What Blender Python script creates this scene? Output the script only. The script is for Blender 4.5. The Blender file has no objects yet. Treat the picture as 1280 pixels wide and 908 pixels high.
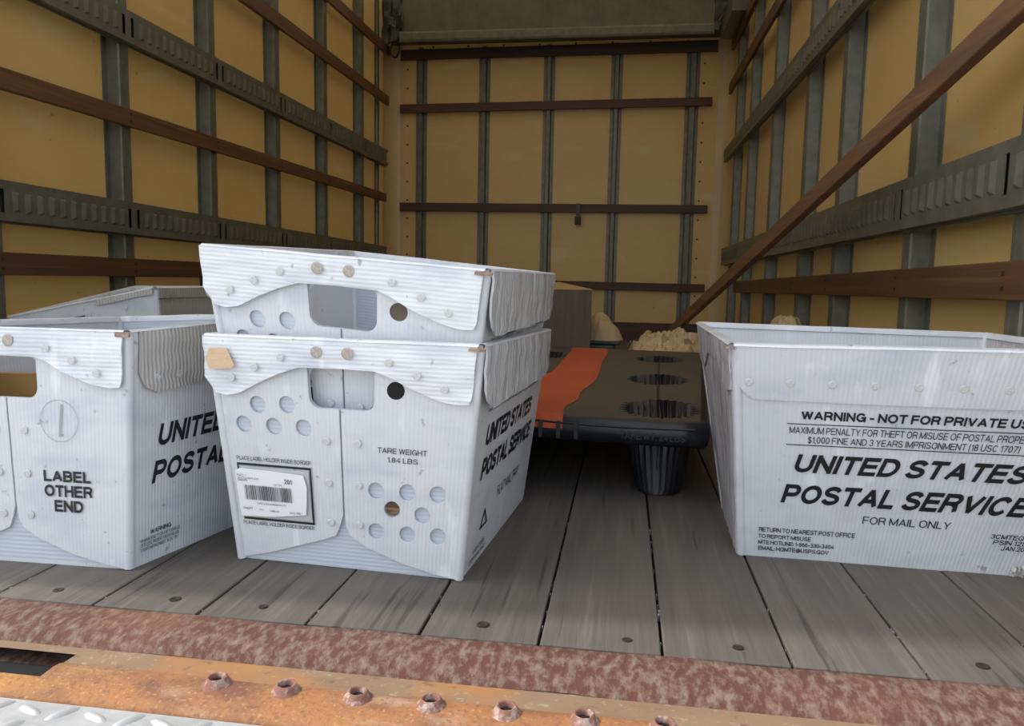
import bpy, bmesh, math, random
from mathutils import Vector, Matrix, noise
from mathutils.geometry import delaunay_2d_cdt
random.seed(7)
S = bpy.context.scene
COL = S.collection
R = math.radians

# ------------------------------------------------------------------ camera
cam_d = bpy.data.cameras.new('camera'); cam = bpy.data.objects.new('camera', cam_d); COL.objects.link(cam)
S.camera = cam
cam_d.sensor_fit = 'HORIZONTAL'; cam_d.sensor_width = 36.0
cam_d.lens = 951.27 / 1280 * 36.0
cam_d.clip_start = 0.02
yaw, pit, rol = R(8.298), R(6.075), R(1.106)
fw = Vector((-math.sin(yaw)*math.cos(pit), math.cos(yaw)*math.cos(pit), -math.sin(pit)))
rt = Vector((math.cos(yaw), math.sin(yaw), 0)); up = rt.cross(fw)
rt2 = math.cos(rol)*rt + math.sin(rol)*up; up2 = -math.sin(rol)*rt + math.cos(rol)*up
cam.matrix_world = Matrix(((rt2.x, up2.x, -fw.x, 0), (rt2.y, up2.y, -fw.y, 0), (rt2.z, up2.z, -fw.z, 0.42), (0, 0, 0, 1)))

# ------------------------------------------------------------------ world, sun, exposure
w = bpy.data.worlds.new('sky'); S.world = w; w.use_nodes = True
nt = w.node_tree; bg = nt.nodes['Background']
sky = nt.nodes.new('ShaderNodeTexSky'); sky.sky_type = 'NISHITA'; sky.sun_disc = False
sky.sun_elevation = R(48); sky.sun_rotation = R(-90); sky.dust_density = 2.0; sky.air_density = 1.0
hsv = nt.nodes.new('ShaderNodeHueSaturation'); hsv.inputs['Saturation'].default_value = 0.42
nt.links.new(sky.outputs[0], hsv.inputs['Color']); nt.links.new(hsv.outputs[0], bg.inputs['Color'])
bg.inputs['Strength'].default_value = 0.32
sun_d = bpy.data.lights.new('sun', 'SUN'); sun = bpy.data.objects.new('sun', sun_d); COL.objects.link(sun)
sun_d.energy = 2.0; sun_d.angle = R(1.0); sun_d.color = (1.0, 0.95, 0.87)
sun.rotation_euler = Vector((-0.80, -0.035, 0.90)).to_track_quat('Z', 'Y').to_euler()
S.view_settings.view_transform = 'Standard'; S.view_settings.look = 'None'
S.view_settings.gamma = 1.0; S.view_settings.use_curve_mapping = False
S.view_settings.exposure = 0.3

# ------------------------------------------------------------------ materials
def mat(name, col, rough=.6, metal=0.0, var=None, scale=8.0, vec=(1, 1, 1), bump=0.0, bscale=None, detail=6,
        flute=None, translucent=0.0, spec=0.5, rnd=0.0, thr=(.35, .65), extra=None, coord='Object', bdist=.002, tcol=None):
    m = bpy.data.materials.new(name); m.use_nodes = True
    t = m.node_tree; N = t.nodes; L = t.links
    b = N['Principled BSDF']; out = N['Material Output']
    b.inputs['Roughness'].default_value = rough; b.inputs['Metallic'].default_value = metal
    b.inputs['Specular IOR Level'].default_value = spec
    tc = N.new('ShaderNodeTexCoord'); mp = N.new('ShaderNodeMapping'); mp.inputs['Scale'].default_value = vec
    src = tc.outputs[coord]
    if rnd:
        oi = N.new('ShaderNodeObjectInfo'); ad = N.new('ShaderNodeVectorMath'); ad.operation = 'MULTIPLY_ADD'
        ad.inputs[1].default_value = (37, 53, 11)
        cmb = N.new('ShaderNodeCombineXYZ')
        for i in range(3): L.new(oi.outputs['Random'], cmb.inputs[i])
        L.new(cmb.outputs[0], ad.inputs[0]); L.new(src, ad.inputs[2]); src = ad.outputs[0]
    L.new(src, mp.inputs['Vector'])
    cur = None
    rgb = N.new('ShaderNodeRGB'); rgb.outputs[0].default_value = (*col, 1); cur = rgb.outputs[0]
    nz = N.new('ShaderNodeTexNoise'); nz.inputs['Scale'].default_value = scale; nz.inputs['Detail'].default_value = detail
    nz.inputs['Roughness'].default_value = .65
    L.new(mp.outputs[0], nz.inputs['Vector'])
    if var:
        mr = N.new('ShaderNodeMapRange'); mr.inputs['From Min'].default_value = thr[0]; mr.inputs['From Max'].default_value = thr[1]
        L.new(nz.outputs['Fac'], mr.inputs['Value'])
        mx = N.new('ShaderNodeMix'); mx.data_type = 'RGBA'; L.new(mr.outputs[0], mx.inputs[0])
        L.new(cur, mx.inputs[6]); mx.inputs[7].default_value = (*var, 1); cur = mx.outputs[2]
    for (c2, sc2, v2, lo, hi, amt) in (extra or []):
        mp2 = N.new('ShaderNodeMapping'); mp2.inputs['Scale'].default_value = v2; mp2.inputs['Location'].default_value = (3.1, 1.7, 5.2)
        L.new(src, mp2.inputs['Vector'])
        n2 = N.new('ShaderNodeTexNoise'); n2.inputs['Scale'].default_value = sc2; n2.inputs['Detail'].default_value = 5
        L.new(mp2.outputs[0], n2.inputs['Vector'])
        r2 = N.new('ShaderNodeMapRange'); r2.inputs['From Min'].default_value = lo; r2.inputs['From Max'].default_value = hi
        r2.inputs['To Max'].default_value = amt
        L.new(n2.outputs['Fac'], r2.inputs['Value'])
        m2 = N.new('ShaderNodeMix'); m2.data_type = 'RGBA'; L.new(r2.outputs[0], m2.inputs[0])
        L.new(cur, m2.inputs[6]); m2.inputs[7].default_value = (*c2, 1); cur = m2.outputs[2]
    if rnd:
        hs = N.new('ShaderNodeHueSaturation'); mrr = N.new('ShaderNodeMapRange')
        mrr.inputs['To Min'].default_value = 1-rnd; mrr.inputs['To Max'].default_value = 1+rnd
        L.new(oi.outputs['Random'], mrr.inputs['Value']); L.new(mrr.outputs[0], hs.inputs['Value'])
        L.new(cur, hs.inputs['Color']); cur = hs.outputs[0]
    height = None
    if bump:
        bp = N.new('ShaderNodeBump'); bp.inputs['Strength'].default_value = bump; bp.inputs['Distance'].default_value = bdist
        if bscale:
            nb = N.new('ShaderNodeTexNoise'); nb.inputs['Scale'].default_value = bscale; nb.inputs['Detail'].default_value = 4
            L.new(mp.outputs[0], nb.inputs['Vector']); L.new(nb.outputs['Fac'], bp.inputs['Height'])
        else: L.new(nz.outputs['Fac'], bp.inputs['Height'])
        height = bp.outputs[0]
    if flute:                      # (axis, pitch in metres, strength)
        wv = N.new('ShaderNodeTexWave'); wv.wave_type = 'BANDS'; wv.bands_direction = flute[0]
        wv.inputs['Scale'].default_value = 0.314 / flute[1]; wv.inputs['Distortion'].default_value = 0.35
        wv.inputs['Detail'].default_value = 1.0
        L.new(tc.outputs['UV'], wv.inputs['Vector'])
        b2 = N.new('ShaderNodeBump'); b2.inputs['Strength'].default_value = flute[2]; b2.inputs['Distance'].default_value = .0012
        L.new(wv.outputs['Fac'], b2.inputs['Height'])
        if height: L.new(height, b2.inputs['Normal'])
        height = b2.outputs[0]
        m3 = N.new('ShaderNodeMix'); m3.data_type = 'RGBA'; m3.blend_type = 'MULTIPLY'
        r3 = N.new('ShaderNodeMapRange'); r3.inputs['To Min'].default_value = flute[3]; r3.inputs['To Max'].default_value = 0.0
        L.new(wv.outputs['Fac'], r3.inputs['Value']); L.new(r3.outputs[0], m3.inputs[0])
        L.new(cur, m3.inputs[6]); m3.inputs[7].default_value = (.62, .66, .72, 1); cur = m3.outputs[2]
    if height: L.new(height, b.inputs['Normal'])
    L.new(cur, b.inputs['Base Color'])
    if translucent:
        tr = N.new('ShaderNodeBsdfTranslucent'); ms = N.new('ShaderNodeMixShader'); ms.inputs[0].default_value = translucent
        if tcol: tr.inputs['Color'].default_value = (*tcol, 1)
        else: L.new(cur, tr.inputs['Color'])
        L.new(b.outputs[0], ms.inputs[1]); L.new(tr.outputs[0], ms.inputs[2]); L.new(ms.outputs[0], out.inputs['Surface'])
    return m

M = {}
M['frp'] = mat('yellowed_fiberglass', (.54, .35, .115), .42, var=(.60, .41, .165), scale=1.6, translucent=.03, tcol=(.62, .40, .13),
               extra=[(.62, .52, .36, ), ] and [((.60, .50, .33), 3.0, (1, 1, 3), .60, .74, .5), ((.22, .14, .05), 26., (1, 1, 1), .69, .74, .6)])
M['post'] = mat('cream_corner_paint', (.62, .46, .22), .38, var=(.52, .38, .20), scale=3)
M['roof'] = mat('translucent_roof_sheet', (.75, .68, .52), .5, translucent=.27, tcol=(.85, .70, .45), scale=2)
M['galv'] = mat('galvanised_steel', (.185, .185, .145), .45, .35, var=(.125, .127, .10), scale=22, bump=.15, extra=[((.14, .11, .07), 9, (1, 1, 1), .6, .75, .5)])
M['galvd'] = mat('dull_dark_galvanised', (.17, .155, .12), .38, .55, var=(.12, .11, .085), scale=7, bump=.1)
M['slat'] = mat('brown_hardwood_rail', (.140, .064, .029), .55, var=(.075, .034, .016), scale=5, vec=(1, .25, 7), bump=.25, rnd=.18,
                extra=[((.26, .12, .055), 14, (1, .12, 8), .58, .72, .5)])
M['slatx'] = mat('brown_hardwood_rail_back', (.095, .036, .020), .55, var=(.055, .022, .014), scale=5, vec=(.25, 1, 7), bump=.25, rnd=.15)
M['plank'] = mat('weathered_grey_plank', (.150, .130, .108), .8, var=(.098, .084, .069), scale=9, vec=(3.2, .22, 1), bump=.5, bscale=34, rnd=.12, thr=(.3, .7), bdist=.003,
                 extra=[((.045, .037, .030), 16, (3.5, .16, 1), .62, .68, .75), ((.205, .185, .16), 22, (4, .12, 1), .57, .72, .5), ((.11, .095, .08), 2.5, (1, 1, 1), .55, .8, .5)])
M['under'] = mat('dark_subfloor', (.02, .017, .014), .9)
M['grit'] = mat('pale_grit', (.24, .21, .18), .9)
M['bolt'] = mat('dark_bolt', (.05, .042, .036), .6, .6, scale=60, bump=.4)
M['maroon'] = mat('scaly_maroon_rust', (.110, .042, .029), .85, var=(.235, .165, .125), scale=105, vec=(1, .5, 1), bump=.8, thr=(.44, .66), bdist=.003,
                  extra=[((.30, .135, .06), 7, (1, 1, 1), .52, .75, .45)])
M['tan'] = mat('tan_rust_stain', (.27, .185, .11), .8, var=(.22, .135, .085), scale=16, vec=(.6, 1.5, 1), bump=.5, thr=(.35, .7), extra=[((.38, .18, .06), 5, (1, 1, 1), .5, .62, .8), ((.44, .35, .25), 120, (1, 1, 1), .6, .7, .5), ((.10, .055, .04), 60, (1, 1, 1), .6, .7, .6)])
M['orange'] = mat('orange_rust', (.37, .165, .058), .78, var=(.30, .135, .066), scale=14, bump=.8, bscale=160, thr=(.4, .7), bdist=.0015,
                  extra=[((.46, .235, .055), 7, (1, 1, 1), .5, .7, .6), ((.15, .062, .042), 9, (1, 1.6, 1), .52, .64, .75), ((.48, .33, .22), 8, (1, 3, 1), .55, .68, .6), ((.17, .075, .05), 190, (1, 1, 1), .52, .66, .55), ((.55, .36, .20), 230, (1, 1, 1), .60, .70, .5)])
M['collar'] = mat('rusty_collar', (.24, .11, .08), .8, var=(.55, .45, .38), scale=90, bump=.6, thr=(.5, .7))
M['plate'] = mat('white_grey_tread_plate', (.50, .51, .50), .42, .15, var=(.38, .39, .385), scale=30, bump=.3)
M['dark'] = mat('hole_shade_black', (.008, .008, .008), .9)  # black colour stands in for the darkness inside slot and holes
WH = (.765, .78, .80)
dirt = [((.52, .47, .40), 7, (1, 1, 1), .58, .78, .45), ((.55, .60, .68), 9, (1, 1, 2.5), .50, .72, .55), ((.25, .22, .19), 60, (1, 1, 1), .68, .74, .6), ((.95, .96, .97), 26, (1, 1, .3), .62, .72, .8)]
M['pv'] = mat('white_fluted_plastic', WH, .33, bump=.12, bscale=18, scale=6, flute=('X', .0062, .20, .10), translucent=.15, extra=dirt, bdist=.01)
M['ph'] = mat('white_cross_fluted_plastic', (.84, .86, .88), .30, bump=.25, bscale=22, scale=6, vec=(.6, .6, 3), flute=('Y', .0060, .32, .14), translucent=.12, bdist=.01, extra=dirt)
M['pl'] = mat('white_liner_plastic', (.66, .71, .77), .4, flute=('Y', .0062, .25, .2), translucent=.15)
M['pd'] = mat('dirty_shaded_fluted_plastic', (.62, .59, .54), .45, flute=('X', .0075, .8, .5), translucent=.15, bump=.3, bscale=25, bdist=.01,  # dirt on the left flap; also painted shade on the rear tub
              extra=[((.36, .31, .25), 10, (1, 1, 1), .55, .75, .6)])
M['pf'] = mat('creased_flap_plastic', (.72, .73, .73), .32, flute=('X', .0068, .55, .40), translucent=.12, bump=.8, bscale=12, bdist=.02, vec=(2.2, 2.2, .7), extra=[((.50, .45, .38), 11, (1, 1, .5), .55, .75, .5)])
M['pr'] = mat('shaded_end_plastic', (.60, .58, .60), .4, flute=('X', .0085, .5, .4), translucent=.12, bump=.9, bscale=14, bdist=.02, vec=(2, 2, .5),
              extra=[((.34, .30, .29), 12, (1, 1, .4), .5, .7, .6)])  # grey tone and dark streaks paint in the end's shade and creases
M['weld'] = mat('pressed_weld', (.66, .66, .65), .35, scale=300, bump=.5)
M['weldb'] = mat('brown_pressed_weld', (.36, .29, .23), .5, var=(.55, .5, .44), scale=200, bump=.5)
M['ink'] = mat('black_print', (.012, .013, .016), .45)
M['inkg'] = mat('faded_grey_print', (.36, .36, .38), .5)
M['rust'] = mat('rusty_rim_wire', (.20, .085, .04), .8, var=(.45, .36, .28), scale=120)
M['paper'] = mat('white_label_paper', (.82, .82, .84), .55)
M['sleeve'] = mat('clear_grey_sleeve', (.50, .52, .52), .25)
M['tape'] = mat('tan_paper_tape', (.70, .52, .32), .7, var=(.60, .42, .25), scale=60, vec=(1, 1, 6))
M['kraft'] = mat('kraft_paper', (.42, .24, .075), .7, var=(.34, .19, .06), scale=12)
M['wadd'] = mat('brown_paper_patch', (.26, .16, .085), .7, var=(.10, .06, .035), scale=40, vec=(.3, .3, 6), thr=(.45, .5))
M['emb'] = mat('embossed_black_plastic', (.028, .027, .026), .5)
M['pall'] = mat('dusty_black_plastic_deck', (.082, .067, .048), .50, var=(.060, .050, .038), scale=7, bump=.2)
M['palb'] = mat('black_plastic', (.010, .011, .015), .36, var=(.026, .027, .031), scale=25, bump=.3, bdist=.004, thr=(.5, .8))
M['oband'] = mat('orange_paint_band', (.52, .085, .022), .50, var=(.44, .070, .02), scale=9)
M['card'] = mat('grey_brown_cardboard', (.125, .096, .066), .75, var=(.09, .069, .048), scale=14, vec=(3, 3, .4), thr=(.3, .7))
M['cardt'] = mat('tan_cardboard_flap', (.46, .31, .14), .7)
M['crump'] = mat('pale_packing_paper', (.68, .52, .30), .75, var=(.58, .43, .24), scale=8, translucent=.12)
M['bagd'] = mat('dark_plastic_bag', (.022, .022, .024), .4, bump=.4, scale=30)
M['teal'] = mat('dark_teal_plastic', (.035, .045, .04), .45)
M['ground'] = mat('pale_concrete_yard', (.42, .41, .39), .9, var=(.34, .33, .31), scale=2)
M['tarp'] = mat('dark_green_bracket', (.022, .028, .024), .35, var=(.06, .07, .065), scale=30, bump=.7, bdist=.01)

# ------------------------------------------------------------------ helpers
def link(o, parent=None, kind=None, label=None, cat=None, group=None):
    COL.objects.link(o)
    if parent is not None: o.parent = parent
    if kind: o['kind'] = kind
    if label: o['label'] = label
    if cat: o['category'] = cat
    if group: o['group'] = group
    return o
def root(name, loc, label, cat, group=None):
    o = bpy.data.objects.new(name, None); o.location = loc; o.empty_display_size = .05
    return link(o, None, None, label, cat, group)
WL = {}
def wloc(o):
    v = Vector(o.location); p = o.parent
    while p: v += p.location; p = p.parent
    return v
def mk(name, vs, fs, m, parent=None, uv=None, smooth=False, loc=None, kind=None, label=None, cat=None, group=None):
    """vs in world space; object's origin goes to loc (world)"""
    pw = wloc(parent) if parent else Vector((0, 0, 0))
    loc = Vector(loc) if loc is not None else pw
    me = bpy.data.meshes.new(name)
    me.from_pydata([Vector(v) - loc for v in vs], [], fs)
    me.materials.append(m)
    if uv:
        ul = me.uv_layers.new(name='UVMap')
        for lp in me.loops: ul.data[lp.index].uv = uv[lp.vertex_index]
    if smooth:
        for p in me.polygons: p.use_smooth = True
    o = bpy.data.objects.new(name, me); o.location = loc - pw
    return link(o, parent, kind, label, cat, group)
class MB:
    def __init__(s): s.v = []; s.f = []
    def box(s, a, b):
        i = len(s.v); (x0, y0, z0), (x1, y1, z1) = a, b
        s.v += [(x0,y0,z0),(x1,y0,z0),(x1,y1,z0),(x0,y1,z0),(x0,y0,z1),(x1,y0,z1),(x1,y1,z1),(x0,y1,z1)]
        s.f += [tuple(i+k for k in q) for q in ((3,2,1,0),(4,5,6,7),(0,1,5,4),(1,2,6,5),(2,3,7,6),(3,0,4,7))]; return s
    def hexa(s, p):      # 4 bottom + 4 top
        i = len(s.v); s.v += [tuple(q) for q in p]
        s.f += [tuple(i+k for k in q) for q in ((3,2,1,0),(4,5,6,7),(0,1,5,4),(1,2,6,5),(2,3,7,6),(3,0,4,7))]; return s
    def beam(s, a, b, wd, th, side):
        a, b = Vector(a), Vector(b); d = (b-a).normalized(); n = (Vector(side) - d*d.dot(Vector(side))).normalized(); q = d.cross(n)
        P = []
        for c in (a, b): P.append([c+q*(x*wd/2)+n*(y*th/2) for x, y in ((-1,-1),(1,-1),(1,1),(-1,1))])
        return s.hexa(P[0]+P[1])
    def prism(s, prof, frame, l0, l1, closed=True):
        """prof 2-D pts, frame(u,v,l)->xyz"""
        i = len(s.v); n = len(prof)
        s.v += [frame(u, v, l0) for u, v in prof] + [frame(u, v, l1) for u, v in prof]
        for k in range(n if closed else n-1):
            k2 = (k+1) % n; s.f.append((i+k, i+k2, i+n+k2, i+n+k))
        if closed: s.f += [tuple(range(i, i+n))[::-1], tuple(range(i+n, i+2*n))]
        return s
    def lathe(s, prof, seg, c, wob=None, close=False):
        i = len(s.v)
        for r, z in prof:
            for k in range(seg):
                a = 2*math.pi*k/seg; rr = r*(wob(k, z) if wob else 1)
                s.v.append((c[0]+rr*math.cos(a), c[1]+rr*math.sin(a), c[2]+z))
        for j in range(len(prof)-1):
            for k in range(seg):
                k2 = (k+1) % seg; s.f.append((i+j*seg+k, i+j*seg+k2, i+(j+1)*seg+k2, i+(j+1)*seg+k))
        if close: s.f.append(tuple(i+(len(prof)-1)*seg+k for k in range(seg)))
        return s
    def tube(s, pts, r, seg=6):
        i = len(s.v); pts = [Vector(p) for p in pts]
        for j, p in enumerate(pts):
            d = (pts[min(j+1, len(pts)-1)]-pts[max(j-1, 0)]).normalized()
            n = d.orthogonal().normalized(); q = d.cross(n)
            for k in range(seg):
                a = 2*math.pi*k/seg; s.v.append(tuple(p+r*(math.cos(a)*n+math.sin(a)*q)))
        for j in range(len(pts)-1):
            for k in range(seg):
                k2 = (k+1) % seg; s.f.append((i+j*seg+k, i+j*seg+k2, i+(j+1)*seg+k2, i+(j+1)*seg+k))
        return s
    def build(s, name, m, parent=None, **k): return mk(name, s.v, s.f, m, parent, **k)
def bevel(o, wd=.002, seg=2):
    b = o.modifiers.new('bevel', 'BEVEL'); b.width = wd; b.segments = seg; b.limit_method = 'ANGLE'; return o
def dup(o, loc=None, parent=None):
    c = o.copy(); COL.objects.link(c)
    if parent: c.parent = parent
    if loc is not None: c.location = loc
    return c
XL, XR, YB, ZC, YE = -1.86, .745, 5.84, 2.52, .84

# ------------------------------------------------------------------ outside
mk('ground', [(-14,-14,-1.0),(14,-14,-1.0),(14,14,-1.0),(-14,14,-1.0)], [(0,1,2,3)], M['ground'], kind='structure')

# ------------------------------------------------------------------ shell
def sheet(name, fn, nu, nv, m, **k):
    vs = [fn(i/nu, j/nv) for j in range(nv+1) for i in range(nu+1)]
    fs = [(j*(nu+1)+i, j*(nu+1)+i+1, (j+1)*(nu+1)+i+1, (j+1)*(nu+1)+i) for j in range(nv) for i in range(nu)]
    return mk(name, vs, fs, m, **k)
wl = sheet('wall_left', lambda a, b: (XL, YE+(YB-YE)*a, ZC*b-.0), 10, 5, M['frp'], kind='structure')
wr = sheet('wall_right', lambda a, b: (XR, YB+(YE-YB)*a, ZC*b), 10, 5, M['frp'], kind='structure')
wb = sheet('wall_back', lambda a, b: (XL+(XR-XL)*a, YB, ZC*b), 6, 5, M['frp'], kind='structure')
ce = sheet('ceiling', lambda a, b: (XL+(XR-XL)*a, YE+(YB-YE)*b, ZC), 4, 6, M['roof'], kind='structure')
# roof bows
for i in range(9):
    MB().box((XL+.01, 1.1+i*.58, ZC-.05), (XR-.01, 1.1+i*.58+.04, ZC-.004)).build('roof_bow', M['galv'], ce)

# floor: substrate and planks
fl = MB().box((XL-.02, YE+.01, -.12), (XR+.02, YB+.02, -.030)).build('floor', M['under'], kind='structure')
seams = [.057 + .1432*k for k in range(-14, 6)]
pm = None; grit = MB(); bolts = []
for k in range(len(seams)-1):
    x0, x1 = seams[k]+.0018, seams[k+1]-.0018
    if x0 > XR: continue
    x0 = max(x0, XL+.005); x1 = min(x1, XR-.005)
    if x1-x0 < .02: continue
    zt = -random.random()*.0012
    c = ((x0+x1)/2, YE+.006, 0)
    o = MB().box((x0, YE+.006, -.0295), (x1, YB-.005, zt)).build('plank', M['plank'], fl, loc=c)
    bevel(o, .0016, 2)
    for q in range(14):
        y = YE+.02+random.random()**2*2.2; s_ = .0005+random.random()**3*.0012; xg = x1+.0018+random.uniform(-.001, .001)
        grit.box((xg-s_, y, -.010), (xg+s_, y+s_*3, -.0015))
    bx, by = x0+(.085 if k % 2 else .07)+random.uniform(-.01, .02), YE+.035+random.random()*.012
    if k % 4 == 3: continue
    bs = random.uniform(.7, .95)
    b = MB().lathe([(.0085*bs, -.001), (.0085*bs, .0006), (.006*bs, .0010), (.003*bs, .0002), (.0005, .0001)], 10, (bx, by, 0)).build('bolt_head', M['bolt'], fl)
grit.build('joint_grit', M['grit'], fl, kind='stuff')

# hat-section studs
def hat(axis, c, side, z0=.0, z1=2.47, wd=.078, dep=.048):
    # side: +1 protrudes to +X (left wall), -1 to -X, 'b' towards -Y
    h = wd/2
    prof = [(-h-.018, 0), (-h-.018, .003), (-h+.006, .003), (-h+.010, dep-.004), (-h+.014, dep), (-.012, dep), (-.010, dep-.0005), (.010, dep-.0005), (.012, dep), (h-.014, dep), (h-.010, dep-.004),
            (h-.006, .003), (h+.018, .003), (h+.018, 0)]
    m = MB()
    if axis == 'L': f = lambda u, v, l: (XL+.001+v, c+u, l)
    elif axis == 'R': f = lambda u, v, l: (XR-.001-v, c+u, l)
    else: f = lambda u, v, l: (c+u, YB-.001-v, l)
    return m.prism(prof, f, z0, z1)
for y in (1.38, 1.99, 2.60, 3.20, 3.835, 4.48, 5.13, 5.56):
    w_ = .078 if y < 5.5 else .04
    hat('L', y, 1, wd=w_, dep=.048 if y < 5.5 else .02).build('stud', M['galv'], wl)
for y in (.95, 1.50, 2.06, 2.74, 3.28, 4.02, 4.78, 5.4):
    hat('R', y, 1).build('stud', M['galv'], wr)
for i, (xt, xb) in enumerate(((-1.589, -1.589), (-1.10, -1.10), (-.61, -.61), (-.112, -.112), (.435, .435))):
    hat('B', xt, 1, z1=2.17, wd=.050 if i < 4 else .062, dep=.038).build('stud', M['galv'], wb)

# wooden rub rails (each rail a part of its wall)
def rail(wall, side, y0, y1, za, zb, zc_=None, zd=None, th=.020):
    # za..zb at y0, zc_..zd at y1
    zc_ = za if zc_ is None else zc_; zd = zb if zd is None else zd
    if side == 'L': xa, xb = XL+.0495, XL+.0495+th
    else: xa, xb = XR-.0495-th, XR-.0495
    m = MB().hexa([(xa, y0, za), (xb, y0, za), (xb, y1, zc_), (xa, y1, zc_), (xa, y0, zb), (xb, y0, zb), (xb, y1, zd), (xa, y1, zd)])
    o = m.build('wooden_rail', M['slat'], wall, loc=((xa+xb)/2, y0, (za+zb)/2)); bevel(o, .003, 2)
    ys = [1.99, 2.60, 3.20, 3.835, 4.48, 5.13] if side == 'L' else [1.50, 2.06, 2.74, 3.28, 4.02, 4.78]
    s_ = MB(); xf = xb if side == 'L' else xa; sg = 1 if side == 'L' else -1
    for y in ys:
        t = (y-y0)/(y1-y0); z0 = za+(zc_-za)*t; z1 = zb+(zd-zb)*t
        for q in (.3, .7):
            z = z0+(z1-z0)*q
            s_.box((min(xf, xf+sg*.0015), y-.004, z-.004), (max(xf, xf+sg*.0015), y+.004, z+.004))
    s_.build('screw_head', M['bolt'], o, kind='stuff')
    return o
YR = 5.60
rail(wl, 'L', 1.1, YR, .410, .478, .418, .482)
rail(wl, 'L', 1.1, YR, .930, .993, 1.00, 1.062)
rail(wl, 'L', 1.1, 5.66, 1.655, 1.735, 1.712, 1.782)
rail(wl, 'L', 1.1, 5.66, 1.99, 2.07, 2.072, 2.142)
rail(wr, 'R', .9, 5.0, .408, .478, .380, .452)
rail(wr, 'R', .9, 5.70, 1.69, 1.765, 1.765, 1.838)
rail(wr, 'R', .9, 5.66, 2.02, 2.085, 2.05, 2.115)
def railb(za, zb, zc_, zd, x0=-1.745, x1=.575):
    y0, y1 = YB-.0395-.02, YB-.0395
    m = MB().hexa([(x0, y0, za), (x1, y0, zc_), (x1, y1, zc_), (x0, y1, za), (x0, y0, zb), (x1, y0, zd), (x1, y1, zd), (x0, y1, zb)])
    o = m.build('wooden_rail', M['slatx'], wb, loc=(x0, y0, za)); bevel(o, .003, 2)
railb(2.075, 2.15, 2.085, 2.165, x0=-1.74, x1=.60)
railb(1.685, 1.75, 1.71, 1.77)
railb(.950, 1.015, .945, 1.005)
railb(.385, .445, .370, .430, x0=-1.75, x1=.58)
# rivets on the back wall edges
rv = MB()
for x in (-1.70, .515):
    for i in range(14):
        z = .2+i*.14; rv.box((x-.006, YB-.004, z-.006), (x+.006, YB-.001, z+.006))
for i in range(8):
    x = -1.5+i*.27; rv.box((x-.006, YB-.004, 2.175), (x+.006, YB-.001, 2.187))
rv.build('rivets', M['bolt'], wb, kind='stuff')
# baseboard on the back wall
MB().box((XL+.1, YB-.075, -.0), (XR-.1, YB-.04, .135)).build('baseboard_back', M['slatx'], kind='structure')

# rounded corner posts
for sx, x in ((1, XL), (-1, XR)):
    prof = []
    rr = .125
    for i in range(9):
        a = math.pi/2*i/8
        prof.append((rr*(1-math.sin(a)), rr*(1-math.cos(a))))
    prof += [(rr*.98, -.004), (-.004, -.004), (-.004, rr*.98)]
    prof = [(rr, 0)] + [(rr*(1-math.sin(math.pi/2*i/8)), rr*(1-math.cos(math.pi/2*i/8))) for i in range(9)] + [(.0, .0)]
    prof = [(rr*(1-math.sin(math.pi/2*i/8))+.002, rr*(1-math.cos(math.pi/2*i/8))+.002) for i in range(9)] + [(.002, .002)]
    m = MB().prism(prof, lambda u, v, l: (x+sx*u, YB-v, l), 0.0, 2.194)
    m.build('corner_post', M['post'], wb, smooth=False)

# cargo tracks (slotted steel)
def track(wall, side, y0, y1, za, zb, zc_, zd, studs):
    sg = 1 if side == 'L' else -1
    X = (XL if side == 'L' else XR)
    Z = lambda y, t: (za+(zc_-za)*(y-y0)/(y1-y0))*(1-t) + (zb+(zd-zb)*(y-y0)/(y1-y0))*t
    def F(y, t, d): return (X+sg*(.0495+d), y, Z(y, t))
    m = MB()
    def bar(ya, yb, ta, tb, d0, d1):
        p = [F(ya, ta, d0), F(ya, ta, d1), F(yb, ta, d1), F(yb, ta, d0), F(ya, tb, d0), F(ya, tb, d1), F(yb, tb, d1), F(yb, tb, d0)]
        m.hexa(p)
    D = .030
    bar(y0, y1, 0, .20, D-.003, D); bar(y0, y1, .80, 1, D-.003, D)      # upper and lower bands
    bar(y0, y1, 0, .03, .0, D-.003); bar(y0, y1, .97, 1, .0, D-.003)    # flanges
    bar(y0, y1, -.06, .0, .0, .006); bar(y0, y1, 1.0, 1.06, .0, .006)
    pitch = .048; n = int((y1-y0)/pitch); ribs = MB(); mm = m
    for i in range(n):
        ya = y0+i*pitch; yb = ya+pitch; yc = (ya+yb)/2
        open_ = any(abs(yc-s) < .040 for s in studs)
        if open_:
            bar(ya, yc-.009, .2, .8, D-.003, D); bar(yc+.009, yb, .2, .8, D-.003, D); bar(ya-.06, yb+.06, .08, .92, .001, .002)
            m = mm
        else:
            bar(ya, yb, .2, .8, D-.003, D)
            # pressed louvre: raised sloped lip
            m = ribs
            p = [F(yc-.012, .24, D), F(yc-.012, .76, D), F(yc+.010, .76, D), F(yc+.010, .24, D)]
            q = [F(yc+.002, .30, D+.006), F(yc+.002, .70, D+.006), F(yc+.009, .70, D+.006), F(yc+.009, .30, D+.006)]
            i0 = len(m.v); m.v += p+q
            m.f += [(i0+4, i0+5, i0+6, i0+7), (i0, i0+1, i0+5, i0+4), (i0+1, i0+2, i0+6, i0+5), (i0+2, i0+3, i0+7, i0+6), (i0+3, i0, i0+4, i0+7)]
            m = mm
    t = m.build('cargo_track', M['galv'], wall, loc=(X, y0, za))
    ribs.build('pressed_rib', M['galv'], t, kind='stuff')
    return t
sl = (1.99, 2.60, 3.20, 3.835, 4.48, 5.13); sr = (1.50, 2.06, 2.74, 3.28, 4.02, 4.78)
track(wl, 'L', 1.1, 5.58, .572, .686, .556, .665, sl)
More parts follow.
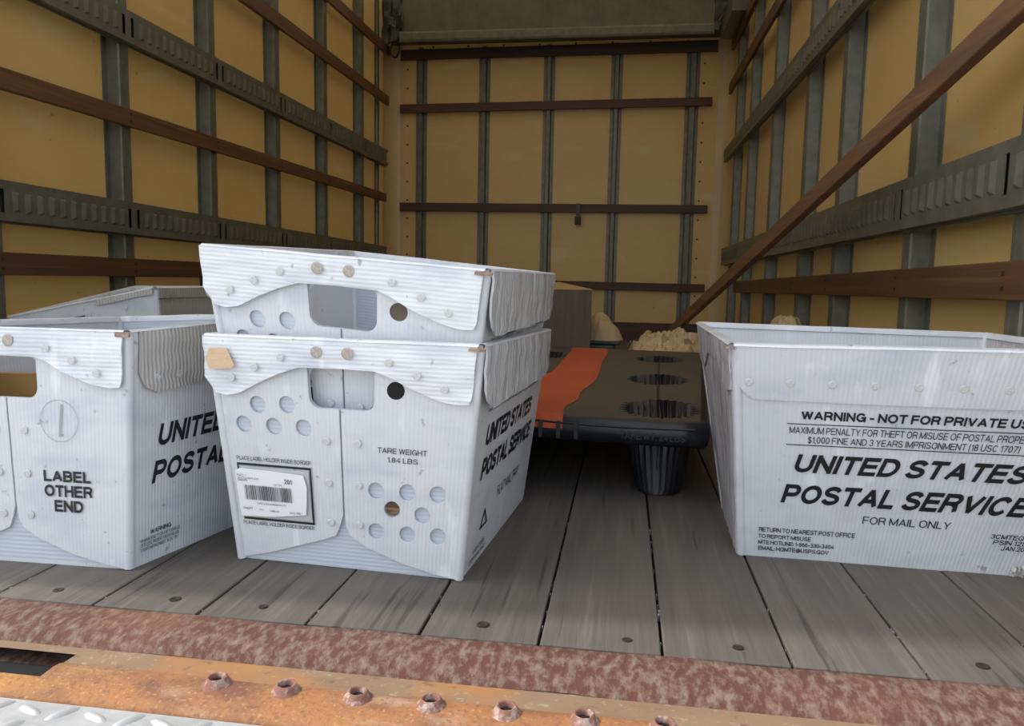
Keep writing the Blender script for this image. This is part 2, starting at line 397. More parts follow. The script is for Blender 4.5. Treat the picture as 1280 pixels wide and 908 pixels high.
track(wl, 'L', 1.1, 5.60, 1.235, 1.345, 1.264, 1.378, sl)
track(wr, 'R', .9, 5.60, .568, .690, .566, .682, sr)
track(wr, 'R', .9, 5.74, 1.245, 1.372, 1.304, 1.384, sr)

# header above the back wall
hd = MB().box((XL+.19, 5.585, 2.215), (.535, 5.61, ZC-.01)).build('trim_1', M['galvd'], kind='structure')
MB().prism([(0, 0), (-.03, 0), (-.036, .012), (-.036, .050), (-.03, .062), (0, .062)], lambda u, v, l: (l, 5.60+u, 2.142+v*1.15), XL+.175, .545).build('trim_2', M['galv'], kind='structure')
MB().box((XL+.05, 5.60, 2.195), (XR-.05, YB-.01, 2.215)).build('header_shelf', M['galvd'], hd)
for x0, x1 in ((XL+.05, XL+.19), (.54, XR-.02)):
    m = MB(); n = 7
    vs = []; fs = []
    for j in range(n+1):
        for i in range(n+1):
            a, b = i/n, j/n
            vs.append((x0+(x1-x0)*a, 5.58-.03*noise.noise(Vector((a*3+x0, b*4, 1)))*1.5-.02, 2.17+(ZC-2.17)*b+(.05*(a if x0 > 0 else 1-a) if j == 0 else 0)*-1))
    fs = [(j*(n+1)+i, j*(n+1)+i+1, (j+1)*(n+1)+i+1, (j+1)*(n+1)+i) for j in range(n) for i in range(n)]
    o = mk('corner_bracket', vs, fs, M['tarp'], hd)
    sm = o.modifiers.new('s', 'SOLIDIFY'); sm.thickness = .02
    MB().tube([(x0+.03, 5.55, 2.22), (x0+.06, 5.53, 2.26), (x0+.10, 5.55, 2.24)], .006).build('bolt', M['galv'], hd)
MB().prism([(.0, 0), (.15, .10), (.15, .0)], lambda u, v, l: (XR-.02-u*.9, l, 2.10+v*1.2), 5.0, 5.56).build('gusset', M['galvd'], hd)

# wire loop in the left rear corner
pts = [(XL+.13+.035*math.cos(a), 5.60+.01*math.sin(3*a), 2.10+.055*math.sin(a)) for a in [i*2*math.pi/16 for i in range(17)]]
MB().tube(pts, .007).build('wire_loop', M['bolt'], loc=(XL+.13, 5.6, 2.10), label='small dark wire loop hanging in the upper left rear corner beside the brown top rail', cat='wire loop', smooth=True)
# strap end on the back rail
rs = root('strap_end', (-.365, 5.77, .96), 'short black strap end hanging from the middle wooden rail of the rear wall', 'strap')
MB().box((-.380, 5.763, .91), (-.352, 5.7785, 1.012)).build('webbing', M['bagd'], rs)
MB().box((-.388, 5.755, .855), (-.344, 5.7785, .912)).build('buckle', M['bolt'], rs)

# ------------------------------------------------------------------ rusty sill and tread plate
def strip(name, prof, m, x0, x1, parent=None, nx=90, amp=.0, seed=0, kind=None):
    vs = []; fs = []
    for i in range(nx+1):
        x = x0+(x1-x0)*i/nx
        for (y, z, a) in prof:
            n_ = noise.noise(Vector((x*9+seed, y*30, seed)))*a
            vs.append((x, y+n_*.6, z+n_*.5))
    k = len(prof)
    for i in range(nx):
        for j in range(k-1): fs.append((i*k+j, i*k+j+1, (i+1)*k+j+1, (i+1)*k+j))
    return mk(name, vs, fs, m, parent, smooth=True, kind=kind)
sill = MB().box((-2.0, .60, -.14), (1.1, .838, -.032)).build('trim_3', M['maroon'], kind='structure')
X0, X1 = -2.0, 1.1
strip('angle_lip', [(.8425, -.030, 0), (.8425, -.002, .0), (.839, .0012, .003), (.825, .0016, .0), (.800, .001, .002), (.778, -.002, .004), (.769, -.007, .004), (.764, -.013, .004)], M['maroon'], X0, X1, sill, amp=1)
def seg(x0, x1, full=True, nx=40):
    strip('channel', [(.766, -.013, 0), (.750, -.0125, .002), (.728, -.012, .002)], M['tan'], x0, x1, sill, nx=nx)
    strip('front_edge', [(.728, -.012, .002), (.722, -.0095, 0), (.712, -.0085, 0), (.690, -.0100, 0), (.674, -.0125, 0), (.664, -.0165, 0), (.6625, -.034, 0)], M['orange'], x0, x1, sill, nx=nx)
seg(X0, -.80, nx=30); seg(-.605, X1, nx=60)
strip('channel', [(.766, -.013, 0), (.758, -.0128, 0), (.748, -.0125, 0)], M['tan'], -.80, -.605, sill, nx=8)
strip('front_edge', [(.694, -.0100, 0), (.690, -.0100, 0), (.674, -.0125, 0), (.664, -.0165, 0), (.6625, -.034, 0)], M['orange'], -.80, -.605, sill, nx=8)
MB().box((-.81, .69, -.0318), (-.60, .75, -.031)).build('slot_shade', M['dark'], sill)  # black sheet painting the darkness below the opening
cx = -.413; cm = None
for i in range(16):
    x = -.413+.0775*i
    if cm is None:
        o = MB().lathe([(.0165, -.001), (.0140, .0010), (.0115, .0045), (.0103, .0072), (.0090, .0078), (.0078, .0066), (.0070, .002), (.0068, -.003)], 20, (x, .713, -.0088),
                       wob=lambda k, z: 1+.05*math.sin(k*2.3+z*900)).build('punched_collar', M['collar'], sill, smooth=True, loc=(x, .713, -.0088)); cm = o
        d = MB().lathe([(.0072, .0018), (.0002, .0018)], 16, (x, .713, -.0088)).build('hole', M['dark'], cm)  # black disc painting the dark inside of the collar
    else:
        c = dup(cm, (x, .713, -.0088), sill); d2 = dup(d, None, c)
        c.rotation_euler.z = i*1.1
plate = MB().box((-2.0, -.5, -.052), (1.1, .6605, -.0165)).build('trim_4', M['plate'], kind='structure')
tm = None
n_t = 0
for r_ in range(16):
    for c_ in range(46):
        x = -1.08+c_*.036; y = .645-r_*.030
        if x + (y-.645)*-1.2 > .35 or x > .0: continue
        d_ = (r_+c_) % 2
        if tm is None:
            vs = []; L_ = .0165; Wd = .0056; H_ = .0036
            ns = 8
            vs = [(0, 0, H_)]
            for k in range(14):
                a = 2*math.pi*k/14; vs.append((L_*.62*math.cos(a), Wd*.55*math.sin(a), H_*.8))
            for k in range(14):
                a = 2*math.pi*k/14; vs.append((L_*math.cos(a), Wd*math.sin(a), 0))
            fs = [(0, 1+k, 1+(k+1) % 14) for k in range(14)] + [(1+k, 15+k, 15+(k+1) % 14, 1+(k+1) % 14) for k in range(14)]
            me = bpy.data.meshes.new('tread'); me.from_pydata(vs, [], fs); me.materials.append(M['plate'])
            for p in me.polygons: p.use_smooth = True
            tm = me
        o = bpy.data.objects.new('tread', tm); o.location = (x, y, -.0165); o.rotation_euler.z = R(52) if d_ else R(-20)
        if n_t < 290: link(o, plate); n_t += 1

# ------------------------------------------------------------------ postal tubs
def inside(p, poly):
    x, y = p; c = False; n = len(poly)
    for i in range(n):
        x1, y1 = poly[i]; x2, y2 = poly[i-1]
        if (y1 > y) != (y2 > y) and x < (x2-x1)*(y-y1)/(y2-y1)+x1: c = not c
    return c
def circ(s, t, r, L, H, n=18): return [(s+r/L*math.cos(2*math.pi*k/n), t+r/H*math.sin(2*math.pi*k/n)) for k in range(n)]
def rrect(s0, t0, s1, t1, r, L, H, n=5):
    out = []
    for (cx_, cy_, a0) in ((s1-r/L, t1-r/H, 0), (s0+r/L, t1-r/H, 90), (s0+r/L, t0+r/H, 180), (s1-r/L, t0+r/H, 270)):
        for k in range(n+1):
            a = R(a0+90*k/n); out.append((cx_+r/L*math.cos(a), cy_+r/H*math.sin(a)))
    return out
def dense(poly, step=.06):
    out = []
    for i in range(len(poly)):
        a, b = poly[i], poly[(i+1) % len(poly)]
        d = math.hypot(a[0]-b[0], a[1]-b[1]); n = max(1, int(d/step))
        for k in range(n): out.append((a[0]+(b[0]-a[0])*k/n, a[1]+(b[1]-a[1])*k/n))
    return out
TXT = {}
# plain grotesque capitals drawn as strokes: (advance width, polylines in a unit box)
def _a(cx, cy, rx, ry, a0, a1, n=10): return [(cx+rx*math.cos(R(a0+(a1-a0)*i/n)), cy+ry*math.sin(R(a0+(a1-a0)*i/n))) for i in range(n+1)]
GL = {
 'A': (.74, [[(0,0),(.5,1)], [(.5,1),(1,0)], [(.18,.30),(.82,.30)]]),
 'B': (.68, [[(0,0),(0,1),(.6,1)]+_a(.6,.76,.36,.24,90,-90)[1:]+[(0,.52)], [(.6,.52)]+_a(.64,.26,.36,.26,90,-90)+[(0,0)]]),
 'C': (.74, [_a(.5,.5,.5,.5,40,320,18)]),
 'D': (.72, [[(0,0),(0,1),(.45,1)]+_a(.45,.5,.55,.5,90,-90,12)[1:]+[(0,0)]]),
 'E': (.64, [[(1,0),(0,0),(0,1),(.96,1)], [(0,.52),(.9,.52)]]),
 'F': (.60, [[(0,0),(0,1),(1,1)], [(0,.50),(.88,.50)]]),
 'G': (.78, [_a(.5,.5,.5,.5,42,360,18)+[(.56,.46)], [(1,.46),(1,0)]]),
 'H': (.70, [[(0,0),(0,1)], [(1,0),(1,1)], [(0,.52),(1,.52)]]),
 'I': (.0, [[(0,0),(0,1)]]),
 'J': (.54, [[(1,1),(1,.3)]+_a(.5,.3,.5,.3,0,-180)]),
 'K': (.70, [[(0,0),(0,1)], [(0,.36),(.92,1)], [(.32,.58),(1,0)]]),
 'L': (.56, [[(0,1),(0,0),(1,0)]]),
 'M': (.86, [[(0,0),(0,1)], [(0,1),(.5,.05)], [(.5,.05),(1,1)], [(1,1),(1,0)]]),
 'N': (.70, [[(0,0),(0,1)], [(0,1),(1,0)], [(1,0),(1,1)]]),
 'O': (.80, [_a(.5,.5,.5,.5,0,360,24)]),
 'P': (.66, [[(0,0),(0,1),(.6,1)]+_a(.6,.72,.4,.28,90,-90)[1:]+[(0,.44)]]),
 'Q': (.80, [_a(.5,.5,.5,.5,0,360,24), [(.62,.25),(1,-.04)]]),
 'R': (.70, [[(0,0),(0,1),(.6,1)]+_a(.6,.74,.38,.26,90,-90)[1:]+[(0,.48)], [(.55,.48),(.86,.34),(.96,0)]]),
 'S': (.68, [_a(.5,.75,.46,.25,20,180,9)+_a(.5,.75,.46,.22,180,262,5)[1:]+_a(.5,.25,.5,.26,80,0,5)+_a(.5,.25,.5,.25,0,-165,9)[1:]]),
 'T': (.64, [[(0,1),(1,1)], [(.5,1),(.5,0)]]),
 'U': (.70, [[(0,1),(0,.36)]+_a(.5,.36,.5,.36,180,360,12)+[(1,1)]]),
 'V': (.70, [[(0,1),(.5,0)], [(.5,0),(1,1)]]),
 'W': (1.0, [[(0,1),(.25,0)], [(.25,0),(.5,1)], [(.5,1),(.75,0)], [(.75,0),(1,1)]]),
 'X': (.68, [[(0,0),(1,1)], [(0,1),(1,0)]]),
 'Y': (.70, [[(0,1),(.5,.45)], [(1,1),(.5,.45)], [(.5,.45),(.5,0)]]),
 'Z': (.64, [[(0,1),(1,1),(0,0),(1,0)]]),
 '0': (.56, [_a(.5,.5,.5,.5,0,360,20)]), '1': (.28, [[(0,.74),(1,1),(1,0)]]),
 '2': (.56, [_a(.5,.72,.48,.28,170,-30,10)+[(0,0),(1,0)]]),
 '3': (.56, [_a(.5,.75,.44,.25,160,-90,10), _a(.5,.26,.5,.27,90,-160,10)]),
 '4': (.58, [[(.75,0),(.75,1),(0,.3),(1,.3)]]), '5': (.56, [[(.92,1),(.15,1),(.05,.5)]+_a(.48,.32,.5,.32,120,-160,10)]),
 '6': (.56, [_a(.5,.32,.48,.32,0,360,14), _a(.5,.5,.5,.5,60,180,8)]), '7': (.56, [[(0,1),(1,1),(.35,0)]]),
 '8': (.56, [_a(.5,.76,.42,.24,0,360,12), _a(.5,.26,.5,.26,0,360,12)]), '9': (.56, [_a(.5,.68,.48,.32,0,360,14), _a(.5,.5,.5,.5,0,-120,8)]),
 '-': (.30, [[(0,.38),(1,.38)]]), '.': (.0, [[(0,0),(0,.02)]]), ',': (.04, [[(1,.04),(0,-.14)]]), ':': (.0, [[(0,.05),(0,.08)], [(0,.60),(0,.63)]]),
 '$': (.56, [_a(.5,.75,.46,.22,20,262,10)+_a(.5,.25,.5,.23,80,-165,10), [(.5,-.08),(.5,1.08)]]),
 '(': (.18, [_a(1,.45,1,.65,110,250,8)]), ')': (.18, [_a(0,.45,1,.65,70,-70,8)]),
 '@': (.95, [_a(.5,.42,.5,.55,-60,280,18), _a(.5,.42,.22,.25,0,360,10), [(.74,.70),(.74,.2)]]),
}
def text_mesh(body, bold=0, shear=0):
    key = (body, bold, shear)
    if key in TXT: return TXT[key]
    sw = .125 if bold < .008 else (.165 if bold < .016 else .215)
    V = []; F = []; x = 0
    for ch in body:
        if ch == ' ': x += .30; continue
        wd, st = GL[ch]; wi = wd*(1.04 if bold < .008 else 1.16)
        for pl in st:
            q = [(x+sw/2+u*max(0, wi-sw*.55), sw/2+v*(1-sw)) for u, v in pl]
            closed = math.hypot(q[0][0]-q[-1][0], q[0][1]-q[-1][1]) < 1e-4
            n = len(q); i0 = len(V)
            for i in range(n):
                a = q[i-1] if i > 0 else (q[-2] if closed else q[0]); b = q[i+1] if i < n-1 else (q[1] if closed else q[-1]); c = q[i]
                d1 = Vector((c[0]-a[0], c[1]-a[1])); d2 = Vector((b[0]-c[0], b[1]-c[1]))
                if d1.length < 1e-6: d1 = d2
                if d2.length < 1e-6: d2 = d1
                d1.normalize(); d2.normalize(); m_ = (d1+d2)
                if m_.length < 1e-4: m_ = d1
                m_.normalize(); k = 1/max(.55, m_.dot(d1)); nr = Vector((-m_.y, m_.x))*sw/2*k
                e = Vector((0, 0))
                if not closed and i == 0: e = -d2*sw/2*(.98 if abs(d2.x*d2.y) < .02 else .35)
                if not closed and i == n-1: e = d1*sw/2*(.98 if abs(d1.x*d1.y) < .02 else .35)
                V.append((c[0]+nr.x+e.x, c[1]+nr.y+e.y)); V.append((c[0]-nr.x+e.x, c[1]-nr.y+e.y))
            for i in range(n-1): F.append((i0+2*i+1, i0+2*i+3, i0+2*i+2, i0+2*i))
        x += max(0, wi-sw*.55)+sw+(.115 if bold < .008 else .095)
    V = [(a+shear*b, b) for a, b in V]
    x0 = min(v[0] for v in V); x1 = max(v[0] for v in V)
    TXT[key] = ([((a-x0)/(x1-x0), b) for a, b in V], F); return TXT[key]

class Tub:
    def __init__(s, name, b, t, label, rl, group=None):
        s.b = [Vector(p) for p in b]; s.t = [Vector(p) for p in t]
        c = sum(s.b, Vector())/4; c.z = min(p.z for p in s.b)
        s.root = root(name, c, label, 'tub', group)
        s.LE = .375; s.LS = .45; s.H = .338; s.seed = random.random()*40
        if rl: s.LE, s.LS = s.LS, s.LE          # face 0 is a long side
    def L(s, f): return s.LE if f % 2 == 0 else s.LS
    def W(s, f, a, t, off=0.0):
        g = (f+1) % 4
        B0, B1, T0, T1 = s.b[f], s.b[g], s.t[f], s.t[g]
        p = (1-t)*((1-a)*B0+a*B1)+t*((1-a)*T0+a*T1)
        da = (1-t)*(B1-B0)+t*(T1-T0); dt = (1-a)*(T0-B0)+a*(T1-B1)
        n = da.cross(dt).normalized()
        return p+n*off
    def panel(s, name, f, outline, holes, off, th, m, wob=0.0, flare=0.0, step=.045, parent=None, flute=None, label=None, freq=9, tflare=1.0):
        L_, H_ = s.L(f), s.H
        out = dense(outline, step); pts = list(out); edges = [(i, (i+1) % len(out)) for i in range(len(out))]
        for h in holes:
            i0 = len(pts); pts += h; edges += [(i0+i, i0+(i+1) % len(h)) for i in range(len(h))]
        a0 = min(p[0] for p in out); a1 = max(p[0] for p in out); t0 = min(p[1] for p in out); t1 = max(p[1] for p in out)
        na = max(2, int((a1-a0)/step)); n2 = max(2, int((t1-t0)/step))
        for i in range(1, na):
            for j in range(1, n2):
                p = (a0+(a1-a0)*i/na, t0+(t1-t0)*j/n2)
                if inside(p, out) and not any(inside(p, h) for h in holes): pts.append(p)
        V, E_, F_, *_r = delaunay_2d_cdt([Vector(p) for p in pts], edges, [], 0, 1e-6)
        V = [tuple(v) for v in V]
        tri = []
        for q in F_:
            cxy = (sum(V[i][0] for i in q)/len(q), sum(V[i][1] for i in q)/len(q))
            if inside(cxy, out) and not any(inside(cxy, h) for h in holes): tri.append(tuple(q))
        vs = []; uv = []
        def offs(a, t):
            o = off
            if wob: o += wob*(noise.noise(Vector((a*freq*.6+s.seed, t*freq*1.5+f*7, s.seed)))+.6)*(1.0 if t < .97 else .3)
            if flare: o += flare*max(0, (tflare-t))
            return o
        nv = len(V)
        for (a, t) in V: vs.append(s.W(f, a, t, offs(a, t))); uv.append((a*L_, t*H_))
        for (a, t) in V: vs.append(s.W(f, a, t, offs(a, t)-th)); uv.append((a*L_, t*H_))
        # orient
        v0, v1, v2 = tri[0][:3]
        def ccw(q): return (V[q[1]][0]-V[q[0]][0])*(V[q[2]][1]-V[q[0]][1])-(V[q[1]][1]-V[q[0]][1])*(V[q[2]][0]-V[q[0]][0]) > 0
        fs = []; ed = {}
        for q in tri:
            if not ccw(q): q = q[::-1]
            fs.append(q); fs.append(tuple(nv+i for i in q[::-1]))
            for i in range(len(q)):
                e = (q[i], q[(i+1) % len(q)])
                if (e[1], e[0]) in ed: del ed[(e[1], e[0])]
                else: ed[e] = 1
        for (i, j) in ed: fs.append((j, i, nv+i, nv+j))
        o = mk(name, vs, fs, m, parent or s.root, uv=uv, label=label, smooth=True)
        o.data.set_sharp_from_angle(angle=R(40))
        return o
    def text(s, f, body, a0, a1, t0, t1, bold=.012, shear=0, m=None, off=.0062, tilt=0.0, parent=None, th=0, cond=None):
        V, F = text_mesh(body, bold, shear)
        vs = [s.W(f, a0+(a1-a0)*x, t0+(t1-t0)*y+tilt*x, off) for x, y in V]
        return mk('lettering', vs, F, m or M['ink'], parent or s.root)
    def quad(s, name, f, rects, off, m, parent=None, label=None, rot=0):
        vs = []; fs = []
        for (a0, t0, a1, t1) in rects:
            i = len(vs); vs += [s.W(f, a0, t0, off), s.W(f, a1, t0, off), s.W(f, a1, t1, off), s.W(f, a0, t1, off)]; fs.append((i, i+1, i+2, i+3))
        return mk(name, vs, fs, m, parent or s.root, label=label)
    def disc(s, name, f, a, t, r, off, m, label=None, parent=None, n=16):
        vs = [s.W(f, a, t, off)]+[s.W(f, x, y, off) for x, y in circ(a, t, r, s.L(f), s.H, n)]
        return mk(name, vs, [(0, 1+k, 1+(k+1) % n) for k in range(n)], m, parent or s.root, label=label)
    def weld(s, f, a, t, r, off, m):
        c = s.W(f, a, t, off); n = (s.W(f, a, t, off+.01)-c).normalized()
        vs = [(0, 0, -.0008)]
        for rr, z in ((.35, .0002), (.55, -.0005), (.85, .0006), (1.0, .0)):
            for k in range(12):
                an = 2*math.pi*k/12; vs.append((r*rr*math.cos(an), r*rr*math.sin(an), z+(.0005 if (k % 3 == 0 and rr < .9) else 0)))
        fs = [(0, 1+k, 1+(k+1) % 12) for k in range(12)]
        for j in range(3):
            for k in range(12): fs.append((1+j*12+k, 1+(j+1)*12+k, 1+(j+1)*12+(k+1) % 12, 1+j*12+(k+1) % 12))
        key = ('weld', r, m.name)
        if key not in TXT:
            me = bpy.data.meshes.new('weld_spot'); me.from_pydata(vs, [], fs); me.materials.append(m)
            for p in me.polygons: p.use_smooth = True
            TXT[key] = me
        o = bpy.data.objects.new('weld_spot', TXT[key]); o.rotation_euler = n.to_track_quat('Z', 'Y').to_euler(); o.location = c-wloc(s.root)
        return link(o, s.root)
    def common(s, ends, longm=None, endm=None, flapm=None, thick=.003):
        """liner, base and rim; ends = the two end faces, longs = others"""
        B = s.b
        s.beads()
        zb = .006
        mk('base_panel', [p+Vector((0, 0, zb)) for p in B]+[p+Vector((0, 0, .001)) for p in B], [(0,1,2,3),(7,6,5,4),(0,4,5,1),(1,5,6,2),(2,6,7,3),(3,7,4,0)], M['pv'], s.root, uv=[(0,0),(.4,0),(.4,.4),(0,.4)]*2)
        for f in range(4):
            # folded rim along the top
            vs = []; fs = []; n = 12
            for i in range(n+1):
                a = -.004+1.008*i/n
                w_ = .0012*noise.noise(Vector((a*6+s.seed, f*3, 2)))
                for (t, o_) in ((.975, -.0045), (1.0, -.0045), (1.006, -.002), (1.008, .004), (1.007, .0070), (1.000, .0100)):
                    vs.append(s.W(f, a, t, o_+w_)+Vector((0, 0, w_)))
            for i in range(n):
                for j in range(5): fs.append((i*6+j, (i+1)*6+j, (i+1)*6+j+1, i*6+j+1))
            mk('rim', vs, fs, M['ph'], s.root, uv=[(i*.03, j*.003) for i in range(n+1) for j in range(6)])
    def beads(s):
        for f in range(4):
            MB().tube([s.W(f, .006, t, .0005) for t in (.004, .25, .5, .75, .985)], .0075, 8).build('corner_fold', M['pv'], s.root, smooth=True)
    def wires(s, corners):
        for f in corners:
            g = f
            c = s.W(f, 0.0, .988, .006)
            d = (s.W(f, .03, .988, .006)-c).normalized(); z = Vector((0, 0, 1))
            p0 = s.W(f, .004, .975, .0115); 
            m = MB().beam(s.W((f+3) % 4, .975, .990, .0105), s.W((f+3) % 4, 1.03, .990, .0105), .006, .003, (s.W(f, 0, .5, .01)-s.W(f, 0, .5, 0)))
            m.build('rim_wire', M['rust'], s.root, label='rusty rim wire end')

HAND = lambda L, H: rrect(.383, .712, .64, .885, .016, L, H)
FLAP = [(-.012, 1.0), (-.02, .83), (.012, .762), (.06, .752), (.115, .765), (.20, .815), (.28, .855), (.355, .884), (.5, .889), (.645, .886), (.70, .865), (.76, .832), (.87, .783), (.95, .768), (.992, .775), (1.0, .80), (1.0, 1.0)]
SFLAP = [(.005, 1.0), (.0, .83), (.02, .785), (.06, .748), (.14, .742), (.30, .750), (.5, .745), (.7, .752), (.86, .748), (.94, .755), (.985, .79), (1.0, .83), (.998, 1.0)]
WELDS = [(.09, .83), (.19, .878), (.295, .925), (.70, .925), (.803, .878), (.902, .83)]
def end_face(T, f, kind, off=.0):
    L_, H_ = T.L(f), T.H
    hand = HAND(L_, H_)
    through = [circ(.719, .806, .0115, L_, H_)]
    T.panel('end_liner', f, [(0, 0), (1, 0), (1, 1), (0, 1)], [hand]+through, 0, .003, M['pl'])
    # outer end panels meeting at a seam
    cl = [(.171, .713), (.292, .72), (.102, .623), (.229, .622), (.353, .624)] if kind == 'label' else []
    cr = [(.719, .806), (.643, .374), (.771, .377), (.894, .38), (.71, .297), (.836, .283), (.642, .192), (.776, .191), (.905, .195)] if kind == 'label' else [(.719, .806)]
    if kind == 'other': cr = []
    left = [(0, .01), (.15, .045), (.30, .095), (.42, .135), (.465, .155), (.485, .20), (.50, .25), (.50, .712)] + [(.383+.016/L_-.016/L_*math.sin(R(q)), .712+.016/H_-.016/H_*math.cos(R(q))) for q in (0, 18, 36, 54, 72, 90)] + [(.383, .885), (.36, .92), (.36, 1), (0, 1)]
    right = [(.508, .712), (.508, .25), (.512, .20), (.53, .16), (.60, .115), (.75, .058), (.9, .022), (1, .006), (1, 1), (.66, 1), (.66, .92), (.64, .885)] + [(.64-.016/L_+.016/L_*math.cos(R(q)), .712+.016/H_-.016/H_*math.sin(R(q))) for q in (0, 18, 36, 54, 72, 90)]
    T.panel('end_panel', f, left, [circ(a, t, .0125, L_, H_) for a, t in cl], .0042, .003, M['pv'], wob=.0006)
    T.panel('end_panel', f, right, [circ(a, t, .0125, L_, H_) for a, t in cr], .0042, .003, M['pv'], wob=.0006)
    T.panel('rim_flap', f, FLAP, [], .0080, .0028, M['ph'], wob=.0035, step=.03, flare=.008, freq=14)
    for a, t in WELDS: T.weld(f, a, t, .0058, .0135, M['weld'])
    for a in (.434, .549): T.weld(f, a, .953, .0085, .0130, M['weldb'])
    for a in (.447, .573):
        for t in (.575, .392, .215): T.weld(f, a, t, .0055, .0062, M['weld'])
def side_face(T, f, m=None, fm=None, flare=.03, dirty=False, hang=SFLAP):
    T.panel('side_wall', f, [(0, 0), (1, 0), (1, 1), (0, 1)], [], .0045, .006, m or M['pv'], wob=.0008)
    T.panel('side_flap', f, hang, [], .0085, .0028, fm or M['pf'], wob=.0035, step=.03, flare=flare, freq=16)
def label_print(T, f, card=True):
    b = .004
    T.quad('printed_border', f, [(.052, .196, .375, .206), (.052, .442, .375, .452), (.052, .196, .059, .452), (.368, .196, .375, .452)], .0066, M['ink'])
    T.text(f, 'PLACE LABEL HOLDER INSIDE BORDER', .054, .374, .464, .482, .006)
    T.text(f, 'PLACE LABEL HOLDER INSIDE BORDER', .045, .372, .172, .188, .006)
    T.text(f, 'TARE WEIGHT', .652, .845, .543, .566, .006)
    T.text(f, '1.84 LBS', .691, .811, .505, .527, .006)
def long_print(T, f, full=True):
    I = dict(shear=.28, bold=.022)
    T.text(f, 'UNITED STATES', .180, .880, .437, .523, **I)
    T.text(f, 'POSTAL SERVICE', .140, .925, .286, .378, **I)

# --- central lower tub
GC = 'postal tubs'
Tc = Tub('mail_tub', [(-.556,1.038,0),(-.22,1.016,0),(-.188,1.434,0),(-.525,1.455,0)], [(-.582,1.005,.338),(-.183,.96,.338),(-.147,1.46,.33),(-.545,1.5,.335)],
         'lower white mail tub of the centre stack, barcode label and tan tape scrap on front', False)
Tu = Tub('mail_tub', [(-.550,1.047,.126),(-.227,1.026,.098),(-.196,1.424,.107),(-.520,1.442,.14)], [(-.587,1.01,.464),(-.177,.965,.435),(-.142,1.46,.437),(-.55,1.5,.475)],
         'upper white mail tub nested into the barcode-labelled tub, open grey handhole facing front', False)
for T in (Tc, Tu):
    T.common((0, 2))
    end_face(T, 0, 'label'); end_face(T, 2, 'label')
    side_face(T, 1); side_face(T, 3)
    T.wires([1])
    label_print(T, 0)
    f = 1
    T.text(f, 'UNITED STATES', .14, .84, .555, .648, .022, .28)
    T.text(f, 'POSTAL SERVICE', .12, .90, .405, .500, .022, .28)
    T.text(f, 'FLAT MAIL TRAY', .40, .76, .232, .285, .004)
    T.text(f, 'MAX. PENALTY FOR THEFT OR MISUSE OF POSTAL PROPERTY', .13, .86, .705, .722, .006)
    T.text(f, 'PSIN 1256', .12, .27, .062, .084, .004); T.text(f, 'FOR MAIL ONLY', .08, .30, .028, .050, .004)
    # recycling triangle
    tri = [(.18, .152), (.285, .152), (.232, .242)]
    c_ = (.232, .180)
    vs = []; 
    for p in tri: vs.append(T.W(f, p[0], p[1], .0063))
    for p in tri: vs.append(T.W(f, c_[0]+(p[0]-c_[0])*.62, c_[1]+(p[1]-c_[1])*.62, .0063))
    mk('recycling_triangle', vs, [(0,1,4,3),(1,2,5,4),(2,0,3,5)], M['ink'], T.root)
# black disc standing in for hole darkness, and brown scrap behind the round holes of the lower tub
Tc.disc('hole_backing', 0, .719, .806, .0125, .0048, M['dark'], label='black disc for the darkness of a round hole')
Tc.disc('hole_backing', 0, .71, .297, .0110, .0018, M['wadd'], label='brown patch behind a round hole')
Tu.disc('hole_backing', 0, .742-.023, .806, .0125, .0030, M['card'], label='dark grey round hole')
# paper label in its sleeve
lab = Tc.panel('label_sleeve', 0, [(.057, .206), (.366, .216), (.364, .435), (.20, .436), (.065, .438)], [], .0072, .0006, M['sleeve'], step=.2)
card = Tc.panel('paper_label', 0, [(.046, .245), (.05, .215), (.20, .222), (.345, .243), (.352, .30), (.357, .37), (.345, .42), (.20, .428), (.07, .431), (.046, .42)], [], .0098, .0010, M['paper'], wob=.0012, step=.06)
Tc.text(0, '201', .262, .295, .378, .398, .01, off=.0122, parent=card)
for (bd, a0, a1, t0, t1) in (('PKG PT - 1', .056, .095, .398, .407), ('SEATTLE WA FLATS', .056, .150, .386, .394), ('DOMESTIC', .056, .100, .376, .384), ('FLAT TRAY', .215, .253, .366, .374),
                             ('THIRD CLASS STANDARD FLATS', .130, .262, .276, .284), ('PKG PT', .066, .108, .248, .259), ('LTR 1', .135, .155, .249, .256), ('LABEL M', .185, .225, .246, .254), ('DATE TIME', .275, .325, .246, .254)):
    Tc.text(0, bd, a0, a1, t0, t1, .004, off=.0122, parent=card)
bars = []; a = .082; rb = random.Random(3)
while a < .292:
    w_ = rb.choice((.0012, .0012, .0022, .0034)); bars.append((a, .295-.004*0, a+w_, .360)); a += w_+rb.choice((.0016, .0018, .003))
Tc.quad('barcode', 0, bars, .0124, M['ink'], parent=card)
Tc.panel('tape_scrap', 0, [(.0, .905), (.01, .865), (.06, .868), (.10, .872), (.115, .885), (.10, .925), (.09, .955), (.02, .95)], [], .0150, .0008, M['tape'], wob=.001, step=.1, flare=.006, label='torn tan paper tape')
# kraft sheet standing inside lower tub behind label hole is omitted

